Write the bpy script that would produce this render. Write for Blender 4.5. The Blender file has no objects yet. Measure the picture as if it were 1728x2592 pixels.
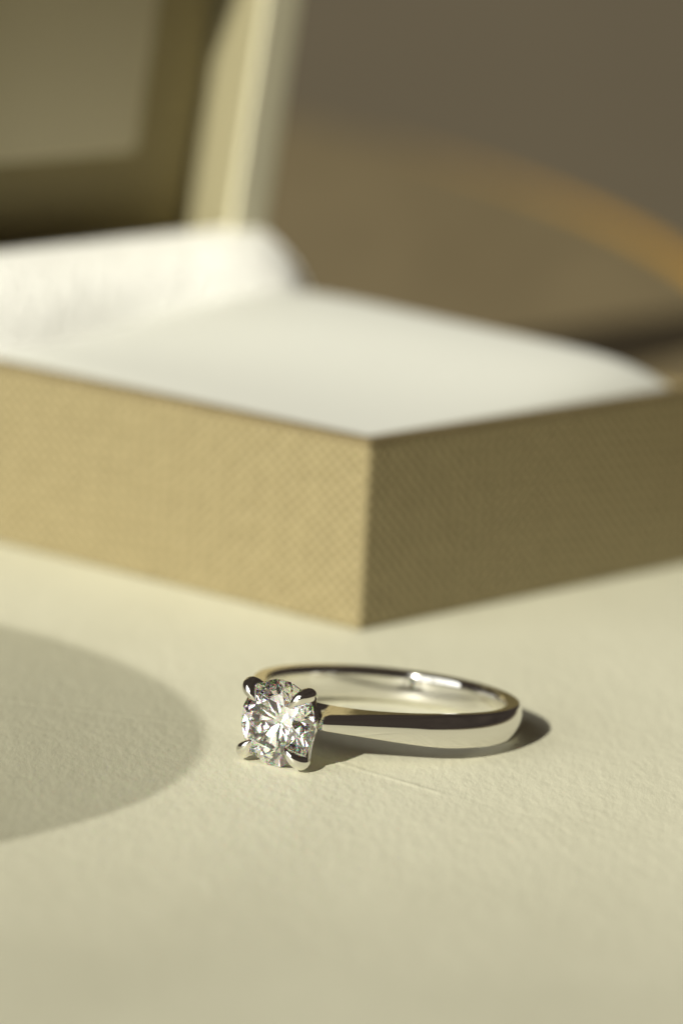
import bpy, bmesh, math, random
from mathutils import Vector, Matrix, noise
import numpy as np

MM = 0.001
scene = bpy.context.scene
col = scene.collection
random.seed(7)
rng = np.random.default_rng(11)

# ------------------------------------------------------------------ camera
cam_data = bpy.data.cameras.new('camera')
cam = bpy.data.objects.new('camera', cam_data)
col.objects.link(cam)
scene.camera = cam
PITCH, ROLL = math.radians(11.436), math.radians(3.186)
fwd = Vector((0, math.cos(PITCH), -math.sin(PITCH)))
rt0 = Vector((1, 0, 0)); up0 = rt0.cross(fwd)
rt = rt0 * math.cos(ROLL) + up0 * math.sin(ROLL)
upv = -rt0 * math.sin(ROLL) + up0 * math.cos(ROLL)
m3 = Matrix((rt, upv, -fwd)).transposed()
cam.matrix_world = Matrix.Translation(Vector((-4.262, -339.474, 85.084)) * MM) @ m3.to_4x4()
cam_data.sensor_fit = 'VERTICAL'
cam_data.sensor_height = 36.0
cam_data.sensor_width = 24.0
cam_data.lens = 18.0 / math.tan(math.radians(12.177 / 2))
cam_data.clip_start = 0.005
cam_data.clip_end = 100.0
cam_data.dof.use_dof = True
cam_data.dof.focus_distance = 338 * MM
cam_data.dof.aperture_fstop = 20.0

# ------------------------------------------------------------------ light
world = bpy.data.worlds.new('World')
scene.world = world
world.use_nodes = True
bg = world.node_tree.nodes['Background']
# dim brown room around the table
wn = world.node_tree.nodes.new('ShaderNodeTexNoise'); wn.inputs['Scale'].default_value = 2.2; wn.inputs['Detail'].default_value = 2.0
wc = world.node_tree.nodes.new('ShaderNodeTexCoord')
wr = world.node_tree.nodes.new('ShaderNodeMix'); wr.data_type = 'RGBA'
wr.inputs['A'].default_value = (0.012, 0.009, 0.008, 1); wr.inputs['B'].default_value = (0.070, 0.056, 0.045, 1)
world.node_tree.links.new(wc.outputs['Generated'], wn.inputs['Vector'])
world.node_tree.links.new(wn.outputs['Fac'], wr.inputs['Factor'])
world.node_tree.links.new(wr.outputs['Result'], bg.inputs['Color'])
bg.inputs['Strength'].default_value = 1.0

SUN_AZ, SUN_EL = math.radians(28), math.radians(27)       # azimuth: to the left of the camera, behind it
sun_data = bpy.data.lights.new('sun', 'SUN')
sun = bpy.data.objects.new('sun', sun_data)
col.objects.link(sun)
sun_data.energy = 4.9
sun_data.angle = math.radians(0.53)
sun_data.color = (1.0, 0.965, 0.81)
sdir = Vector((-math.sin(SUN_AZ) * math.cos(SUN_EL), -math.cos(SUN_AZ) * math.cos(SUN_EL), math.sin(SUN_EL)))
sun.rotation_euler = sdir.to_track_quat('Z', 'Y').to_euler()
sun.location = sdir * 1.5

# the window the sunlight comes through: a pale patch of sky, far off to the left behind the camera
win_data = bpy.data.lights.new('window_light', 'AREA')
win = bpy.data.objects.new('window_light', win_data)
col.objects.link(win)
win_data.shape = 'RECTANGLE'
win_data.size, win_data.size_y = 2.0, 2.0
win_data.energy = 25.0
win_data.color = (1.0, 1.0, 0.95)
wdir = Vector((-0.74, -0.56, 0.44)).normalized()
win.location = wdir * 2.2
win.rotation_euler = wdir.to_track_quat('Z', 'Y').to_euler()

scene.view_settings.view_transform = 'Standard'
scene.view_settings.look = 'None'
scene.view_settings.gamma = 1.0
scene.view_settings.use_curve_mapping = False
scene.view_settings.exposure = 0.25
cy = scene.cycles
cy.max_bounces = 32
cy.transmission_bounces = 28
cy.glossy_bounces = 12
cy.diffuse_bounces = 5
cy.transparent_max_bounces = 16
cy.caustics_reflective = True
cy.caustics_refractive = True
cy.blur_glossy = 0.0
cy.sample_clamp_indirect = 6.0
cy.use_adaptive_sampling = False
cy.use_denoising = True

# ------------------------------------------------------------------ helpers
def mesh_obj(name, verts, faces, mat, parent=None, smooth=False, loc=(0, 0, 0), rotz=0.0):
    me = bpy.data.meshes.new(name)
    me.from_pydata([tuple(c * MM for c in v) for v in verts], [], faces)
    me.validate(); me.update()
    if smooth:
        me.polygons.foreach_set('use_smooth', [True] * len(me.polygons))
    me.materials.append(mat)
    o = bpy.data.objects.new(name, me)
    col.objects.link(o)
    o.location = Vector(loc) * MM
    o.rotation_euler = (0, 0, rotz)
    if parent is not None:
        o.parent = parent
    return o

def bm_obj(name, bm, mat, parent=None, smooth=False):
    bmesh.ops.recalc_face_normals(bm, faces=bm.faces)
    bmesh.ops.scale(bm, vec=(MM, MM, MM), verts=bm.verts)
    me = bpy.data.meshes.new(name)
    bm.to_mesh(me); bm.free()
    if smooth:
        me.polygons.foreach_set('use_smooth', [True] * len(me.polygons))
    me.materials.append(mat)
    o = bpy.data.objects.new(name, me)
    col.objects.link(o)
    if parent is not None:
        o.parent = parent
    return o

def empty(name, matrix):
    o = bpy.data.objects.new(name, None)
    o.empty_display_size = 0.005
    col.objects.link(o)
    o.matrix_world = matrix
    return o

def tag(o, label=None, cat=None, group=None, kind=None):
    if label: o['label'] = label
    if cat: o['category'] = cat
    if group: o['group'] = group
    if kind: o['kind'] = kind
    return o

def mat_new(name):
    m = bpy.data.materials.new(name)
    m.use_nodes = True
    nt = m.node_tree
    return m, nt, nt.nodes['Principled BSDF']

def node(nt, typ, **kw):
    n = nt.nodes.new(typ)
    for k, v in kw.items():
        setattr(n, k, v)
    return n

def lathe(profile, seg):
    """profile: list of (r, z); closed surface of revolution about z"""
    vs, fs = [], []
    for r, z in profile:
        for k in range(seg):
            a = 2 * math.pi * k / seg
            vs.append((r * math.cos(a), r * math.sin(a), z))
    n = len(profile)
    for i in range(n - 1):
        for k in range(seg):
            k2 = (k + 1) % seg
            fs.append((i * seg + k, i * seg + k2, (i + 1) * seg + k2, (i + 1) * seg + k))
    return vs, fs

def tube(path, radii, seg=14, squash=None, nseg=8):
    """smooth tapered tube through path points (Catmull-Rom), capped round"""
    P = [Vector(p) for p in path]
    pts, rs = [], []
    n = len(P)
    for i in range(n - 1):
        p0, p1, p2, p3 = P[max(i - 1, 0)], P[i], P[i + 1], P[min(i + 2, n - 1)]
        r0, r1, r2, r3 = radii[max(i - 1, 0)], radii[i], radii[i + 1], radii[min(i + 2, n - 1)]
        for k in range(nseg):
            t = k / nseg
            f = lambda a, b, c, d: 0.5 * ((2 * b) + (c - a) * t + (2 * a - 5 * b + 4 * c - d) * t * t + (3 * b - a - 3 * c + d) * t ** 3)
            pts.append(f(p0, p1, p2, p3)); rs.append(max(f(r0, r1, r2, r3), 0.01))
    pts.append(P[-1]); rs.append(radii[-1])
    vs, fs = [], []
    ref = None
    m = len(pts)
    for i in range(m):
        t = (pts[min(i + 1, m - 1)] - pts[max(i - 1, 0)]).normalized()
        if ref is None:
            ref = t.orthogonal().normalized() if squash is None else Vector(squash)
        a = (ref - t * ref.dot(t)).normalized()
        ref = a
        b = t.cross(a)
        for k in range(seg):
            an = 2 * math.pi * k / seg
            vs.append(pts[i] + (a * math.cos(an) + b * math.sin(an)) * rs[i])
    for i in range(m - 1):
        for k in range(seg):
            k2 = (k + 1) % seg
            fs.append((i * seg + k, i * seg + k2, (i + 1) * seg + k2, (i + 1) * seg + k))
    fs.append(tuple(range(seg - 1, -1, -1)))
    vs.append(pts[-1] + (pts[-1] - pts[-2]).normalized() * rs[-1] * 0.5)
    ap = len(vs) - 1
    for k in range(seg):
        fs.append(((m - 1) * seg + k, (m - 1) * seg + (k + 1) % seg, ap))
    return [tuple(v) for v in vs], fs

def smoothstep(a, b, x):
    t = min(max((x - a) / (b - a), 0), 1)
    return t * t * (3 - 2 * t)

# ------------------------------------------------------------------ materials
def make_paper():
    m, nt, p = mat_new('cream_paper')
    tc = node(nt, 'ShaderNodeTexCoord')
    L = nt.links.new
    mp = node(nt, 'ShaderNodeMapping')
    mp.inputs['Rotation'].default_value = (0, 0, math.radians(12))
    mp.inputs['Scale'].default_value = (1.0, 0.36, 1.0)
    L(tc.outputs['Object'], mp.inputs['Vector'])
    n1 = node(nt, 'ShaderNodeTexNoise'); n1.inputs['Scale'].default_value = 2300; n1.inputs['Detail'].default_value = 4; n1.inputs['Roughness'].default_value = 0.6
    n2 = node(nt, 'ShaderNodeTexNoise'); n2.inputs['Scale'].default_value = 800; n2.inputs['Detail'].default_value = 2
    n3 = node(nt, 'ShaderNodeTexNoise'); n3.inputs['Scale'].default_value = 60; n3.inputs['Detail'].default_value = 9; n3.inputs['Roughness'].default_value = 0.65
    vo = node(nt, 'ShaderNodeTexVoronoi', feature='SMOOTH_F1'); vo.inputs['Scale'].default_value = 1500
    for n in (n1, n2, n3, vo):
        L(mp.outputs['Vector'], n.inputs['Vector'])
    add = node(nt, 'ShaderNodeMath', operation='ADD'); L(n1.outputs['Fac'], add.inputs[0]); L(n2.outputs['Fac'], add.inputs[1])
    mul = node(nt, 'ShaderNodeMath', operation='MULTIPLY_ADD'); L(vo.outputs['Distance'], mul.inputs[0]); mul.inputs[1].default_value = 0.7; L(add.outputs[0], mul.inputs[2])
    b = node(nt, 'ShaderNodeBump'); b.inputs['Strength'].default_value = 0.52; b.inputs['Distance'].default_value = 0.00009
    L(mul.outputs[0], b.inputs['Height']); L(b.outputs['Normal'], p.inputs['Normal'])
    cr = node(nt, 'ShaderNodeMix', data_type='RGBA')
    cr.inputs['A'].default_value = (0.53, 0.515, 0.40, 1); cr.inputs['B'].default_value = (0.71, 0.695, 0.56, 1)
    L(n3.outputs['Fac'], cr.inputs['Factor']); L(cr.outputs['Result'], p.inputs['Base Color'])
    p.inputs['Roughness'].default_value = 0.62
    p.inputs['Specular IOR Level'].default_value = 0.25
    return m

def make_boxcloth():
    m, nt, p = mat_new('tan_woven_cover')
    L = nt.links.new
    tc = node(nt, 'ShaderNodeTexCoord')
    sx = node(nt, 'ShaderNodeSeparateXYZ'); L(tc.outputs['Object'], sx.inputs[0])
    def math_(op, a, b=None, c=None):
        n = node(nt, 'ShaderNodeMath', operation=op)
        for i, x in enumerate((a, b, c)):
            if x is None: continue
            if isinstance(x, (int, float)): n.inputs[i].default_value = x
            else: L(x, n.inputs[i])
        return n.outputs[0]
    nz = node(nt, 'ShaderNodeTexNoise'); nz.inputs['Scale'].default_value = 650; nz.inputs['Detail'].default_value = 3
    L(tc.outputs['Object'], nz.inputs['Vector'])
    wob = math_('MULTIPLY', math_('SUBTRACT', nz.outputs['Fac'], 0.5), 3.4)
    h = math_('ADD', sx.outputs['X'], sx.outputs['Y'])
    a = math_('SINE', math_('ADD', math_('MULTIPLY', h, 2 * math.pi / (1.15 * MM)), wob))
    c = math_('SINE', math_('ADD', math_('MULTIPLY', math_('ADD', sx.outputs['Z'], math_('MULTIPLY', h, 0.07)), 2 * math.pi / (1.0 * MM)), wob))
    w = math_('ADD', math_('MULTIPLY', a, c), math_('ADD', math_('MULTIPLY', c, 0.18), math_('MULTIPLY', a, 0.22)))
    hgt = math_('ADD', w, nz.outputs['Fac'])
    b = node(nt, 'ShaderNodeBump'); b.inputs['Strength'].default_value = 0.8; b.inputs['Distance'].default_value = 0.00012
    L(hgt, b.inputs['Height']); L(b.outputs['Normal'], p.inputs['Normal'])
    mx = node(nt, 'ShaderNodeMix', data_type='RGBA')
    mx.inputs['A'].default_value = (0.125, 0.098, 0.044, 1); mx.inputs['B'].default_value = (0.325, 0.272, 0.148, 1)
    L(math_('MULTIPLY_ADD', hgt, 0.42, 0.30), mx.inputs['Factor']); L(mx.outputs['Result'], p.inputs['Base Color'])
    p.inputs['Roughness'].default_value = 0.55
    p.inputs['Specular IOR Level'].default_value = 0.35
    return m

def make_satin(name, colr, rough=0.45, sheen=0.3, bump=0.3, scale=700, dist=0.0001):
    m, nt, p = mat_new(name)
    L = nt.links.new
    tc = node(nt, 'ShaderNodeTexCoord')
    nz = node(nt, 'ShaderNodeTexNoise'); nz.inputs['Scale'].default_value = scale; nz.inputs['Detail'].default_value = 3
    L(tc.outputs['Object'], nz.inputs['Vector'])
    b = node(nt, 'ShaderNodeBump'); b.inputs['Strength'].default_value = bump; b.inputs['Distance'].default_value = dist
    L(nz.outputs['Fac'], b.inputs['Height']); L(b.outputs['Normal'], p.inputs['Normal'])
    p.inputs['Base Color'].default_value = (*colr, 1)
    p.inputs['Roughness'].default_value = rough
    p.inputs['Sheen Weight'].default_value = sheen
    return m

def make_metal():
    m, nt, p = mat_new('polished_white_gold')
    L = nt.links.new
    p.inputs['Base Color'].default_value = (0.80, 0.785, 0.745, 1)
    p.inputs['Metallic'].default_value = 1.0
    tc = node(nt, 'ShaderNodeTexCoord')
    nz = node(nt, 'ShaderNodeTexNoise'); nz.inputs['Scale'].default_value = 500; nz.inputs['Detail'].default_value = 4
    L(tc.outputs['Object'], nz.inputs['Vector'])
    mr = node(nt, 'ShaderNodeMapRange'); mr.inputs['To Min'].default_value = 0.03; mr.inputs['To Max'].default_value = 0.085
    L(nz.outputs['Fac'], mr.inputs['Value']); L(mr.outputs['Result'], p.inputs['Roughness'])
    n2 = node(nt, 'ShaderNodeTexNoise'); n2.inputs['Scale'].default_value = 900; n2.inputs['Detail'].default_value = 2
    L(tc.outputs['Object'], n2.inputs['Vector'])
    b = node(nt, 'ShaderNodeBump'); b.inputs['Strength'].default_value = 0.06; b.inputs['Distance'].default_value = 0.00003
    mp = node(nt, 'ShaderNodeMapping'); mp.inputs['Scale'].default_value = (350, 350, 7000)
    L(tc.outputs['Object'], mp.inputs['Vector'])
    n4 = node(nt, 'ShaderNodeTexNoise'); n4.inputs['Scale'].default_value = 1.0; n4.inputs['Detail'].default_value = 3
    L(mp.outputs['Vector'], n4.inputs['Vector'])
    ad = node(nt, 'ShaderNodeMath', operation='MULTIPLY_ADD'); L(n4.outputs['Fac'], ad.inputs[0]); ad.inputs[1].default_value = 0.35; L(n2.outputs['Fac'], ad.inputs[2])
    L(ad.outputs[0], b.inputs['Height']); L(b.outputs['Normal'], p.inputs['Normal'])
    return m

def make_diamond():
    m = bpy.data.materials.new('diamond')
    m.use_nodes = True
    nt = m.node_tree; nt.nodes.clear()
    out = node(nt, 'ShaderNodeOutputMaterial')
    prev = None
    for colr, ior in (((.88, .88, .88, 1), 2.418), ((.12, 0, 0, 1), 2.398), ((0, .12, 0, 1), 2.424), ((0, 0, .12, 1), 2.46)):
        g = node(nt, 'ShaderNodeBsdfGlass')
        g.inputs['Color'].default_value = colr
        g.inputs['Roughness'].default_value = 0.0
        g.inputs['IOR'].default_value = ior
        if prev is None:
            prev = g.outputs[0]
        else:
            a = node(nt, 'ShaderNodeAddShader')
            nt.links.new(prev, a.inputs[0]); nt.links.new(g.outputs[0], a.inputs[1])
            prev = a.outputs[0]
    nt.links.new(prev, out.inputs['Surface'])
    return m

def make_plain(name, colr, rough, var=0.25, scale=20, spec=0.4):
    m, nt, p = mat_new(name)
    L = nt.links.new
    tc = node(nt, 'ShaderNodeTexCoord')
    nz = node(nt, 'ShaderNodeTexNoise'); nz.inputs['Scale'].default_value = scale; nz.inputs['Detail'].default_value = 4
    L(tc.outputs['Object'], nz.inputs['Vector'])
    mx = node(nt, 'ShaderNodeMix', data_type='RGBA')
    mx.inputs['A'].default_value = (*[c * (1 - var) for c in colr], 1); mx.inputs['B'].default_value = (*[c * (1 + var) for c in colr], 1)
    L(nz.outputs['Fac'], mx.inputs['Factor']); L(mx.outputs['Result'], p.inputs['Base Color'])
    p.inputs['Roughness'].default_value = rough
    p.inputs['Specular IOR Level'].default_value = spec
    return m

def make_wood():
    m, nt, p = mat_new('brown_wood')
    L = nt.links.new
    tc = node(nt, 'ShaderNodeTexCoord')
    mp = node(nt, 'ShaderNodeMapping'); mp.inputs['Scale'].default_value = (6, 0.8, 6); mp.inputs['Rotation'].default_value = (0, 0, math.radians(50))
    L(tc.outputs['Object'], mp.inputs['Vector'])
    nz = node(nt, 'ShaderNodeTexNoise'); nz.inputs['Scale'].default_value = 9; nz.inputs['Detail'].default_value = 6; nz.inputs['Distortion'].default_value = 1.0
    L(mp.outputs['Vector'], nz.inputs['Vector'])
    mx = node(nt, 'ShaderNodeMix', data_type='RGBA')
    mx.inputs['A'].default_value = (0.125, 0.098, 0.055, 1); mx.inputs['B'].default_value = (0.21, 0.167, 0.096, 1)
    L(nz.outputs['Fac'], mx.inputs['Factor']); L(mx.outputs['Result'], p.inputs['Base Color'])
    p.inputs['Roughness'].default_value = 0.6
    p.inputs['Specular IOR Level'].default_value = 0.2
    return m

def make_frosted():
    m = bpy.data.materials.new('frosted_glass')
    m.use_nodes = True
    nt = m.node_tree; nt.nodes.clear()
    out = node(nt, 'ShaderNodeOutputMaterial')
    tr = node(nt, 'ShaderNodeBsdfTransparent'); tr.inputs['Color'].default_value = (0.95, 0.95, 0.92, 1)
    p = node(nt, 'ShaderNodeBsdfPrincipled'); p.inputs['Base Color'].default_value = (0.75, 0.75, 0.7, 1); p.inputs['Roughness'].default_value = 0.3
    mix = node(nt, 'ShaderNodeMixShader'); mix.inputs[0].default_value = 0.215
    nt.links.new(tr.outputs[0], mix.inputs[1]); nt.links.new(p.outputs[0], mix.inputs[2]); nt.links.new(mix.outputs[0], out.inputs['Surface'])
    return m

PAPER = make_paper()
CLOTH = make_boxcloth()
PAD = make_satin('white_pad', (0.56, 0.565, 0.525), 0.6, 0.2, 0.2)
SATIN = make_satin('white_satin', (0.97, 0.97, 0.95), 0.4, 0.2, 1.0, 1300, 0.0005)
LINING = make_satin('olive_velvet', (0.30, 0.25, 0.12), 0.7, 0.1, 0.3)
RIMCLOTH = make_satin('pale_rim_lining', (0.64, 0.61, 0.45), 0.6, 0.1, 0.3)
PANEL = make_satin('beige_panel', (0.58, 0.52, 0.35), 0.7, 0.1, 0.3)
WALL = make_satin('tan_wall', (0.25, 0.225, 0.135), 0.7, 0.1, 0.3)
METAL = make_metal()
TRIM = make_plain('dark_brown_edging', (0.15, 0.115, 0.056), 0.6, 0.25, 900)
DIAMOND = make_diamond()
WOOD = make_wood()
EDGE = make_plain('orange_wood_edge', (0.50, 0.28, 0.045), 0.6, 0.15, 60)
def fade_edge(m):
    # the orange fades to brown towards the far side of the curve
    nt = m.node_tree; L = nt.links.new
    p = nt.nodes['Principled BSDF']
    src = p.inputs['Base Color'].links[0].from_socket
    tc = node(nt, 'ShaderNodeTexCoord'); sx = node(nt, 'ShaderNodeSeparateXYZ'); L(tc.outputs['Object'], sx.inputs[0])
    mr = node(nt, 'ShaderNodeMapRange'); mr.inputs['From Min'].default_value = 0.29; mr.inputs['From Max'].default_value = 0.36
    L(sx.outputs['Y'], mr.inputs['Value'])
    mx = node(nt, 'ShaderNodeMix', data_type='RGBA'); L(mr.outputs['Result'], mx.inputs['Factor']); L(src, mx.inputs['A'])
    mx.inputs['B'].default_value = (0.125, 0.10, 0.062, 1); L(mx.outputs['Result'], p.inputs['Base Color'])
fade_edge(EDGE)
FLOOR = make_plain('grey_floor', (0.130, 0.107, 0.073), 0.8, 0.2, 3)
FROST = make_frosted()

# ------------------------------------------------------------------ setting
# floor far below
fl = mesh_obj('floor', [(-30000, -20000, -720), (30000, -20000, -720), (30000, 40000, -720), (-30000, 40000, -720)], [(0, 1, 2, 3)], FLOOR)
tag(fl, kind='structure')

# brown tabletop: straight right side running into one wide rounded corner with an orange edge band
TX, TR_, TY = 44.0, 330.0, 195.0      # right side x, corner radius, y where the corner begins
def outline(inset, n=64):
    pts = []
    R = TR_ - inset
    pts.append((TX - inset, -420 + inset))
    for k in range(n + 1):
        a = math.pi / 2 * k / n
        pts.append((TX - TR_ + R * math.cos(a), TY + R * math.sin(a)))
    pts.append((-800 + inset, TY + TR_ - inset)); pts.append((-800 + inset, -420 + inset))
    return pts
ZT = -0.42
def slab(name, pts, z0, z1, mat, parent=None):
    n = len(pts)
    vs = [(x, y, z1) for x, y in pts] + [(x, y, z0) for x, y in pts]
    fs = [tuple(range(n)), tuple(range(2 * n - 1, n - 1, -1))]
    for i in range(n):
        j = (i + 1) % n
        fs.append((i, i + n, j + n, j))
    return mesh_obj(name, vs, fs, mat, parent)
table = slab('table', outline(4.5), -24, ZT, WOOD)
tag(table, kind='structure')
o, i_ = outline(0.0), outline(4.4)
n = len(o)
prof = [(4.4, -24.0), (4.4, ZT + .02), (3.6, ZT + 0.03), (1.2, ZT + 0.0), (0.3, ZT - 0.5), (0.0, ZT - 2.0), (0.0, -21.0), (1.5, -24.0)]
vs, fs = [], []
for ins, z in prof:
    vs += [(x, y, z) for x, y in outline(ins)]
for a in range(len(prof)):
    b = (a + 1) % len(prof)
    for i in range(n):
        j = (i + 1) % n
        fs.append((a * n + i, b * n + i, b * n + j, a * n + j))
eb = mesh_obj('edge_band', vs, fs, EDGE, table, smooth=False)

# cream sheet of paper with a faint diagonal crease
def graded(lo, hi, flo, fhi, step, grow=1.25):
    a = list(np.arange(flo, fhi + 1e-6, step))
    s, x = step, flo
    left = []
    while x > lo:
        s *= grow; x -= s; left.append(max(x, lo))
    s, x = step, fhi
    right = []
    while x < hi:
        s *= grow; x += s; right.append(min(x, hi))
    return np.array(left[::-1] + a + right)
crease = np.array([(-60, 14), (-30.0, 5.0), (-14.3, 0.2), (-9.8, -2.4), (-1.8, -10.4), (6.4, -18.1), (20, -30), (37, -44)], float)
def crease_dist(X, Y):
    best = np.full(X.shape, 1e9); sign = np.ones(X.shape); tt = np.zeros(X.shape)
    acc = 0.0
    for k in range(len(crease) - 1):
        a, b = crease[k], crease[k + 1]
        d = b - a; L2 = d @ d
        t = np.clip(((X - a[0]) * d[0] + (Y - a[1]) * d[1]) / L2, 0, 1)
        px, py = X - (a[0] + t * d[0]), Y - (a[1] + t * d[1])
        q = np.hypot(px, py)
        m = q < best
        best = np.where(m, q, best)
        sign = np.where(m, np.sign(d[0] * (Y - a[1]) - d[1] * (X - a[0])), sign)
        tt = np.where(m, acc + t * math.sqrt(L2), tt)
        acc += math.sqrt(L2)
    return best * sign, tt
def paper_z(X, Y):
    d, t = crease_dist(X, Y)
    fade = 0.55 + 0.45 * np.sin(t * 0.35) * np.sin(t * 0.13 + 1)
    ends = np.clip((t - 18) / 20, 0, 1) * np.clip((84 - t) / 14, 0, 1)
    ridge = 0.07 * np.exp(-(d / 0.30) ** 2) * fade * ends + np.where(d < 0, 0.13 * (1 - np.exp(np.minimum(d, 0) / 5.0)), 0) * ends
    q = np.clip(-17 - Y, 0, None)
    curl = np.where(q < 56, 0.0011 * q * q, 0.0011 * 56 * 56 + 0.1232 * (q - 56))   # upward curl added to tilt the near paper off the sun and darken it
    return ridge + curl
xs = graded(-66, 37, -26, 24, 0.20)
ys = graded(-165, 92, -45, 20, 0.20)
X, Y = np.meshgrid(xs, ys)
Zp = paper_z(X, Y)
nx, ny = len(xs), len(ys)
top = np.stack([X.ravel(), Y.ravel(), Zp.ravel()], 1)
vs = top.tolist()
ij = np.arange(nx * ny).reshape(ny, nx)
fs = np.stack([ij[:-1, :-1].ravel(), ij[:-1, 1:].ravel(), ij[1:, 1:].ravel(), ij[1:, :-1].ravel()], 1).tolist()
# underside rim
ring_idx = list(ij[0, :]) + list(ij[1:, -1]) + list(ij[-1, -2::-1]) + list(ij[-2:0:-1, 0])
m_ = len(ring_idx)
for r in ring_idx: vs.append(list(vs[r]))
ring_idx = [len(vs) - m_ + k for k in range(m_)]
base = len(vs)
for r in ring_idx:
    vs.append([vs[r][0], vs[r][1], vs[r][2] - 0.38])
for k in range(m_):
    k2 = (k + 1) % m_
    fs.append([ring_idx[k], base + k, base + k2, ring_idx[k2]])
# underside: the same curled grid at every sixth line
xi, yi = sorted(set(list(range(0, nx, 6)) + [nx - 1])), sorted(set(list(range(0, ny, 6)) + [ny - 1]))
b0 = len(vs)
for yy in yi:
    for xx in xi:
        v_ = vs[ij[yy, xx]]
        vs.append([v_[0], v_[1], v_[2] - 0.38])
for a_ in range(len(yi) - 1):
    for c_ in range(len(xi) - 1):
        q_ = b0 + a_ * len(xi) + c_
        fs.append([q_, q_ + len(xi), q_ + len(xi) + 1, q_ + 1])
paper = mesh_obj('paper_sheet', vs, fs, PAPER, smooth=True)
tag(paper, 'cream grained paper sheet with a faint crease, lying under the ring and box', 'paper')

# ------------------------------------------------------------------ ring box
TH = 0.70057627
BOXL, BOXR, BOXH = 50.0, 46.0, 15.26
# local frame: x = along the right-hand face (F->R), y = along the left-hand face (F->L), z up; origin at the front corner F
Rd = Vector((math.sin(TH), math.cos(TH), 0)); Ld = Vector((-math.cos(TH), math.sin(TH), 0))
Mbox = Matrix((Rd, Ld, Vector((0, 0, 1)))).transposed().to_4x4()
Mbox.translation = Vector((-2.3375, 33.5125, 0.0)) * MM
box = empty('ring_box', Mbox)
tag(box, 'open tan woven ring box with white cushion and raised lid behind the ring', 'ring box')

def rounded_box_bm(x0, x1, y0, y1, z0, z1, r, seg=3):
    bm = bmesh.new()
    bmesh.ops.create_cube(bm, size=1)
    bmesh.ops.scale(bm, vec=(x1 - x0, y1 - y0, z1 - z0), verts=bm.verts)
    bmesh.ops.translate(bm, vec=((x0 + x1) / 2, (y0 + y1) / 2, (z0 + z1) / 2), verts=bm.verts)
    if r > 0:
        bmesh.ops.bevel(bm, geom=bm.edges[:], offset=r, segments=seg, affect='EDGES', profile=0.5)
    return bm

def tray_bm(x0, x1, y0, y1, z0, z1, wall, floor_z, r=0.35):
    """open-topped tray with rounded outer edges"""
    bm = bmesh.new()
    o_ = [(x0, y0), (x1, y0), (x1, y1), (x0, y1)]
    i2 = [(x0 + wall, y0 + wall), (x1 - wall, y0 + wall), (x1 - wall, y1 - wall), (x0 + wall, y1 - wall)]
    vb = [bm.verts.new((x, y, z0)) for x, y in o_]
    vt = [bm.verts.new((x, y, z1)) for x, y in o_]
    it = [bm.verts.new((x, y, z1)) for x, y in i2]
    ib = [bm.verts.new((x, y, floor_z)) for x, y in i2]
    bm.faces.new(vb[::-1])
    for k in range(4):
        j = (k + 1) % 4
        bm.faces.new((vb[k], vb[j], vt[j], vt[k]))
        bm.faces.new((vt[k], vt[j], it[j], it[k]))
        bm.faces.new((it[k], it[j], ib[j], ib[k]))
    bm.faces.new(ib)
    bmesh.ops.recalc_face_normals(bm, faces=bm.faces)
    es = [e for e in bm.edges if not all(v in ib for v in e.verts)]
    bmesh.ops.bevel(bm, geom=es, offset=r, segments=3, affect='EDGES', profile=0.5)
    return bm
bm_obj('base', tray_bm(0, BOXR, 0, BOXL, 0.05, BOXH, 1.1, 5.0, 0.30), CLOTH, box, smooth=False)

# dark edging strip along the top of the four walls
def edging_bm(off, wid, z0, z1, r):
    b_ = bmesh.new()
    o_ = [(-off, -off), (BOXR + off, -off), (BOXR + off, BOXL + off), (-off, BOXL + off)]
    q = wid - off
    i2 = [(q, q), (BOXR - q, q), (BOXR - q, BOXL - q), (q, BOXL - q)]
    A = [b_.verts.new((x, y, z1)) for x, y in o_]; B = [b_.verts.new((x, y, z1)) for x, y in i2]
    C_ = [b_.verts.new((x, y, z0)) for x, y in i2]; D_ = [b_.verts.new((x, y, z0)) for x, y in o_]
    for k in range(4):
        j = (k + 1) % 4
        for g, h_ in ((A, B), (B, C_), (C_, D_), (D_, A)):
            b_.faces.new((g[k], g[j], h_[j], h_[k]))
    bmesh.ops.recalc_face_normals(b_, faces=b_.faces)
    bmesh.ops.bevel(b_, geom=b_.edges[:], offset=r, segments=2, affect='EDGES', profile=0.5)
    return b_
bm_obj('edging', edging_bm(0.06, 1.35, BOXH - 0.25, BOXH + 0.30, 0.12), TRIM, box)

# white cushion, pillowed, higher towards the hinge
x0, x1, y0, y1 = 1.75, BOXR - 1.5, 1.75, BOXL - 1.5
def pad_z(x, y):
    u, w = (x - x0) / (x1 - x0), (y - y0) / (y1 - y0)
    ex = max(min(u, 1 - u), 0) * (x1 - x0); ey = max(min(w, 1 - w), 0) * (y1 - y0)
    dome = (1 - math.exp(-ex / 2.6)) * (1 - math.exp(-ey / 2.6))
    fast = (1 - math.exp(-ex / 0.45)) * (1 - math.exp(-ey / 0.45))
    z = BOXH - 1.5 + 1.05 * fast + dome * (3.6 * smoothstep(0.12, 1.0, u) + 1.0 * smoothstep(0.08, 1, w))
    return z + 0.10 * math.sin(9.3 * u + 2 * w) * dome
nxp, nyp = 110, 116
vs, fs = [], []
for j in range(nyp + 1):
    for i in range(nxp + 1):
        u, w = i / nxp, j / nyp
        x, y = x0 + (x1 - x0) * u, y0 + (y1 - y0) * w
        z = pad_z(x, y)
        vs.append((x, y, z))
for j in range(nyp):
    for i in range(nxp):
        a = j * (nxp + 1) + i
        fs.append((a, a + 1, a + nxp + 2, a + nxp + 1))
nb = len(vs)
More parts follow.
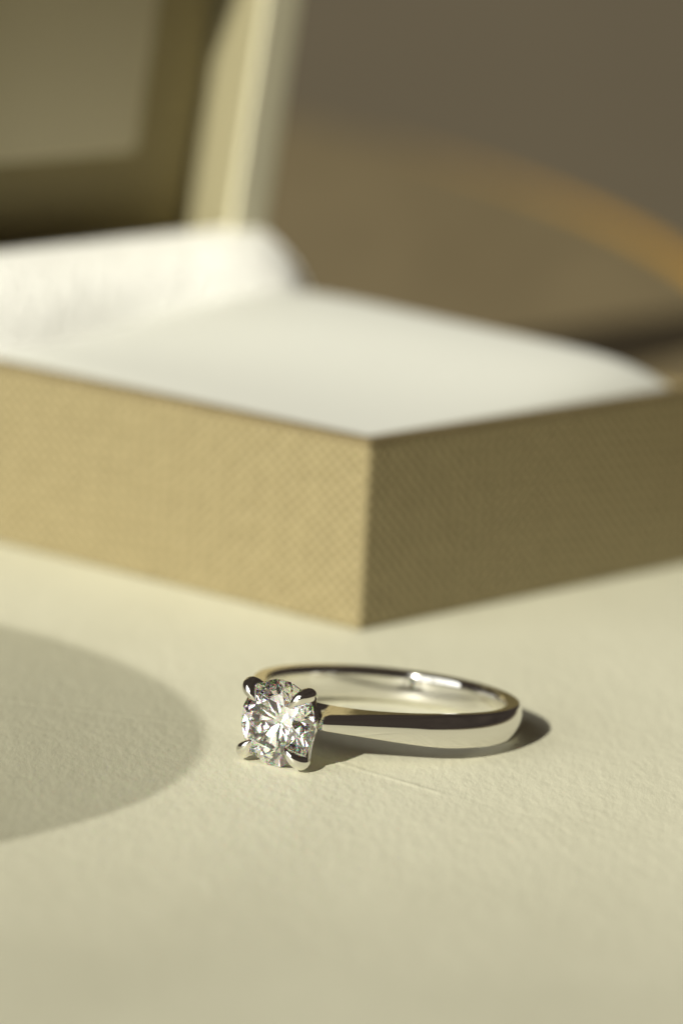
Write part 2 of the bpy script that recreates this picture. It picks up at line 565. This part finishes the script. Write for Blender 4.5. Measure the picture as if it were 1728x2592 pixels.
edge = [i for i in range(nxp + 1)] + [j * (nxp + 1) + nxp for j in range(1, nyp + 1)] + [nyp * (nxp + 1) + i for i in range(nxp - 1, -1, -1)] + [j * (nxp + 1) for j in range(nyp - 1, 0, -1)]
for e in edge: vs.append((vs[e][0], vs[e][1], 5.3))
for k in range(len(edge)):
    k2 = (k + 1) % len(edge)
    fs.append((edge[k], nb + k, nb + k2, edge[k2]))
fs.append([nb + k for k in range(len(edge))][::-1])
cush = mesh_obj('cushion', vs, fs, PAD, box, smooth=True)
cush['label'] = 'white padded cushion filling the base'

# lid: hinged along y = BOXL; lid frame: a along x, b up the lid, c towards the opening
PSI = math.radians(-7.5)          # leaning in over the cushion
cb, sb = math.cos(PSI), math.sin(PSI)
HY, HZ = BOXL + 3.6, BOXH + 0.5
def lidp(a, b, c):
    # c: along -y (opening side); b: up
    y = HY - c * cb + b * sb
    z = HZ + b * cb + c * sb
    return (a, y, z)
LIDH, LIDD = 46.0, 13.0
def to_lid(bm):
    for v in bm.verts:
        v.co = Vector(lidp(*v.co))
# shell: tray with opening at c = 0, rim width RW
RW = 5.0
bm = bmesh.new()
def lid_tray(wall, c_floor):
    b_ = tray_bm(0, BOXR, 0, LIDH, -LIDD, 0.0, wall, c_floor, 0.4)
    to_lid(b_)
    return b_
bm.free()
lid = bm_obj('lid', lid_tray(1.2, -11.0), CLOTH, box)
def frame_bm(x0, x1, y0, y1, wid, z0, z1, r):
    b_ = bmesh.new()
    o_ = [(x0, y0), (x1, y0), (x1, y1), (x0, y1)]
    i2 = [(x0 + wid, y0 + wid), (x1 - wid, y0 + wid), (x1 - wid, y1 - wid), (x0 + wid, y1 - wid)]
    A = [b_.verts.new((x, y, z1)) for x, y in o_]; B = [b_.verts.new((x, y, z1)) for x, y in i2]
    C_ = [b_.verts.new((x, y, z0)) for x, y in i2]; D_ = [b_.verts.new((x, y, z0)) for x, y in o_]
    for k in range(4):
        j = (k + 1) % 4
        for q, s in ((A, B), (B, C_), (C_, D_), (D_, A)):
            b_.faces.new((q[k], q[j], s[j], s[k]))
    bmesh.ops.recalc_face_normals(b_, faces=b_.faces)
    bmesh.ops.bevel(b_, geom=b_.edges[:], offset=r, segments=2, affect='EDGES', profile=0.5)
    to_lid(b_)
    return b_
bm_obj('rim', frame_bm(0.3, BOXR - 0.3, 0.3, LIDH - 0.3, RW - 0.25, 0.03, 0.7, 0.25), RIMCLOTH, lid, smooth=False)
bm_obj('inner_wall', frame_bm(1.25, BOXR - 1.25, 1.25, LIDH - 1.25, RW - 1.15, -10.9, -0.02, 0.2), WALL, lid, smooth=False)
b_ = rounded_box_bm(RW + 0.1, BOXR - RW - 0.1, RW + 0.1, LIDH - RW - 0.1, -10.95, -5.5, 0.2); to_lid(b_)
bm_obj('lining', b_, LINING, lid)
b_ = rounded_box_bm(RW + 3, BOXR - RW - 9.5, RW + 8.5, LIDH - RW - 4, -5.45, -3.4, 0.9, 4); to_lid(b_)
bm_obj('padded_panel', b_, PANEL, lid, smooth=True)

bm_obj('hinge', rounded_box_bm(3, BOXR - 3, BOXL - 0.15, HY + 1.2, BOXH - 1.6, BOXH + 0.55, 0.2), CLOTH, box)

# ruffled white satin flap joining the cushion to the lid
nu, nv = 200, 36
vs, fs = [], []
for i in range(nu + 1):
    u = i / nu
    x = 0.5 + u * (BOXR - 1.0)
    for j in range(nv + 1):
        w = j / nv
        env = math.sin(math.pi * min(max(w, 0), 1)) ** 0.6
        ruf = (1.3 * noise.noise((u * 9, w * 2.5, 3.1)) + 0.9 * noise.noise((u * 22, w * 6, 7.7)) + 0.5 * noise.noise((u * 50, w * 12, 1.7))) * 0.09 * env
        yf = BOXL - 4.2 - 0.6 * math.sin(u * 7 + 1)
        y = (BOXL + 3.0) * (1 - w) + yf * w - 1.6 * math.sin(math.pi * w)
        zt, zb = BOXH + 6.9, pad_z(min(max(x, x0), x1), yf) - 0.35
        z = zb + (zt - zb) * (1 - w) ** 1.25 + 1.3 * math.sin(math.pi * w) ** 1.2
        vs.append((x, y - 0.55 * ruf, z + 0.75 * ruf))
for i in range(nu):
    for j in range(nv):
        a = i * (nv + 1) + j
        fs.append((a, a + nv + 1, a + nv + 2, a + 1))
flap = mesh_obj('hinge_lining', vs, fs, SATIN, box, smooth=True)
sm = flap.modifiers.new('thickness', 'SOLIDIFY'); sm.thickness = 0.4 * MM; sm.offset = -1
flap['label'] = 'gathered white satin strip between cushion and lid'

# ------------------------------------------------------------------ ring
AL, TI = math.radians(32.7), math.radians(4.75)
u0 = Vector((-math.sin(AL), -math.cos(AL), 0)); zz = Vector((0, 0, 1))
ru = u0 * math.cos(TI) + zz * math.sin(TI)        # towards the stone
rn = zz * math.cos(TI) - u0 * math.sin(TI)        # ring axis
rw = rn.cross(ru)                                 # to the right of the stone
RO, WD, GD = 10.0, 2.4, 14.16
cz = RO * math.sin(TI) + WD / 2 * math.cos(TI)
Mr = Matrix((ru, rw, rn)).transposed().to_4x4()
Mr.translation = Vector((-0.29, 1.0, cz + 0.02)) * MM
ring = empty('engagement_ring', Mr)
tag(ring, 'polished white metal solitaire ring with a round clear diamond in four prongs', 'ring')

# shank: swept profile; local x to the stone, y to its right, z = ring axis
NS, prof_n = 320, 0
def shank_profile(phi):
    a = abs((phi + math.pi) % (2 * math.pi) - math.pi)
    ad = math.degrees(a)
    t0 = math.radians(46)
    ro = RO
    if a < t0:
        ro = RO / math.cos(t0 - max(a, math.radians(9)))
        ro = min(ro, 12.3)
        ro = 10.55 + (ro - 10.55) * smoothstep(4.5, 11.0, ad)      # seat cut below the stone
    ri = 8.72
    wd = WD - 1.65 * (1 - min(max((ad - 11) / 52, 0), 1)) ** 1.5
    wd_in = WD - 0.45 * (1 - smoothstep(5, 70, ad))
    return ro, ri, wd, wd_in
def prof_pts(phi):
    ro, ri, wd, wi = shank_profile(phi)
    pts = []
    crown = 0.30 * (wd / WD)
    m = 14
    # outer convex face from top to bottom
    for k in range(m + 1):
        s = 1 - 2 * k / m
        pts.append((ro - crown * abs(s) ** 2.2, s * wd / 2))
    # rounded lower edge, inner face, rounded upper edge
    e = 0.14
    pts.append((ro - crown - e * 0.7, -wd / 2 - 0.02))
    pts.append((ri + 0.30, -wi / 2))
    pts.append((ri + 0.10, -wi / 2 + 0.08))
    pts.append((ri + 0.01, -wi / 2 + 0.26))
    for k in (-0.5, 0.0, 0.5):
        pts.append((ri, k * wi / 2))
    pts.append((ri + 0.01, wi / 2 - 0.26))
    pts.append((ri + 0.10, wi / 2 - 0.08))
    pts.append((ri + 0.30, wi / 2))
    pts.append((ro - crown - e * 0.7, wd / 2 + 0.02))
    return pts
vs, fs = [], []
for s in range(NS):
    phi = 2 * math.pi * s / NS
    pp = prof_pts(phi)
    prof_n = len(pp)
    for r, z in pp:
        vs.append((r * math.cos(phi), r * math.sin(phi), z))
for s in range(NS):
    s2 = (s + 1) % NS
    for k in range(prof_n):
        k2 = (k + 1) % prof_n
        fs.append((s * prof_n + k, s2 * prof_n + k, s2 * prof_n + k2, s * prof_n + k2))
shank = mesh_obj('shank', vs, fs, METAL, ring, smooth=True)
bm = bmesh.new(); bm.from_mesh(shank.data); bmesh.ops.recalc_face_normals(bm, faces=bm.faces); bm.to_mesh(shank.data); bm.free()

# round brilliant diamond, axis along +x (table to the front), girdle at x = GD
SR = 3.12
def brilliant():
    R = SR; rt_ = 0.57 * R; ca, pa = math.tan(math.radians(34.5)), math.tan(math.radians(40.8)); gt = 0.05 * R
    V, F_ = [], []
    def add(rad, ang, h):
        # axis -> local x ; (cos, sin) -> y,z
        V.append((GD + h, rad * math.cos(ang), rad * math.sin(ang))); return len(V) - 1
    T = math.pi / 4
    off = math.radians(10.0)
    tab = [add(rt_, off + k * T, (R - rt_) * ca) for k in range(8)]
    rs = 0.5 * (rt_ * math.cos(T / 2) + R)
    star = [add(rs, off + (k + .5) * T, (R - rs * math.cos(T / 2)) * ca) for k in range(8)]
    g1 = [add(R, off + k * T / 2, 0) for k in range(16)]
    g0 = [add(R, off + k * T / 2, -gt) for k in range(16)]
    rl = 0.22 * R
    low = [add(rl, off + (k + .5) * T, -gt - (R - rl * math.cos(T / 2)) * pa) for k in range(8)]
    cu = add(0, 0, -gt - R * pa)
    F_.append(tab)
    for k in range(8):
        k1, km = (k + 1) % 8, (k - 1) % 8
        F_.append([tab[k], star[km], g1[2 * k], star[k]])
        F_.append([tab[k], star[k], tab[k1]])
        F_.append([star[k], g1[2 * k], g1[2 * k + 1]])
        F_.append([star[k], g1[2 * k + 1], g1[(2 * k + 2) % 16]])
        F_.append([cu, low[km], g0[2 * k], low[k]])
        F_.append([low[k], g0[2 * k], g0[2 * k + 1]])
        F_.append([low[k], g0[2 * k + 1], g0[(2 * k + 2) % 16]])
    for k in range(16):
        F_.append([g1[k], g0[k], g0[(k + 1) % 16], g1[(k + 1) % 16]])
    return V, F_
V, F_ = brilliant()
dia = mesh_obj('diamond', V, F_, DIAMOND, ring)
bm = bmesh.new(); bm.from_mesh(dia.data); bmesh.ops.recalc_face_normals(bm, faces=bm.faces); bm.to_mesh(dia.data); bm.free()
dia['label'] = 'round brilliant cut clear diamond'

# four claw prongs and the gallery rail that joins them
for k in range(4):
    an = math.pi / 4 + k * math.pi / 2
    cy_, sy_ = math.cos(an), math.sin(an)
    path = [(10.2, 0.75), (11.4, 1.35), (12.7, 2.25), (13.6, 2.95), (14.15, 3.36), (14.64, 3.27), (14.97, 2.92), (15.12, 2.48), (15.10, 2.02)]
    rad = [0.42, 0.46, 0.49, 0.52, 0.55, 0.55, 0.47, 0.31, 0.08]
    vs, fs = tube([(x, r * cy_, r * sy_) for x, r in path], rad, seg=18, nseg=8)
    mesh_obj('prong', vs, fs, METAL, ring, smooth=True)
def torus(xc, R, r, seg=48, sec=12):
    vs, fs = [], []
    for i in range(seg):
        a = 2 * math.pi * i / seg
        for j in range(sec):
            b = 2 * math.pi * j / sec
            q = R + r * math.cos(b)
            vs.append((xc + r * math.sin(b), q * math.cos(a), q * math.sin(a)))
    for i in range(seg):
        for j in range(sec):
            i2, j2 = (i + 1) % seg, (j + 1) % sec
            fs.append((i * sec + j, i2 * sec + j, i2 * sec + j2, i * sec + j2))
    return vs, fs
vs, fs = torus(11.7, 1.5, 0.32)
mesh_obj('gallery_rail', vs, fs, METAL, ring, smooth=True)

# ------------------------------------------------------------------ frosted dish beyond the left edge: its shadow reaches into the picture
t = 92.0
DX, DY = -57.2 - math.sin(SUN_AZ) * t, -8.8 - math.cos(SUN_AZ) * t
DH = t * math.tan(SUN_EL)
dish = empty('glass_dish', Matrix.Translation(Vector((DX, DY, ZT)) * MM))
tag(dish, 'round frosted glass dish on a foot beyond the left edge, casting the round shadow', 'dish')
vs, fs = lathe([(0.01, DH - 1.6), (20, DH - 1.5), (40, DH - 0.8), (42.0, DH), (42.4, DH + 2.4), (41.5, DH + 2.4), (40.9, DH + 0.6), (38.5, DH + 0.2), (20, DH - 0.5), (0.01, DH - 0.6)], 96)
mesh_obj('bowl', vs, fs, FROST, dish, smooth=True)
vs, fs = lathe([(0.01, 0.1), (20, 0.1), (20.5, 0.9), (8, 2.0), (4, 5), (3.2, 18), (3.4, DH - 8), (7, DH - 1.7), (0.01, DH - 1.65)], 64)
mesh_obj('foot', vs, fs, FROST, dish, smooth=True)
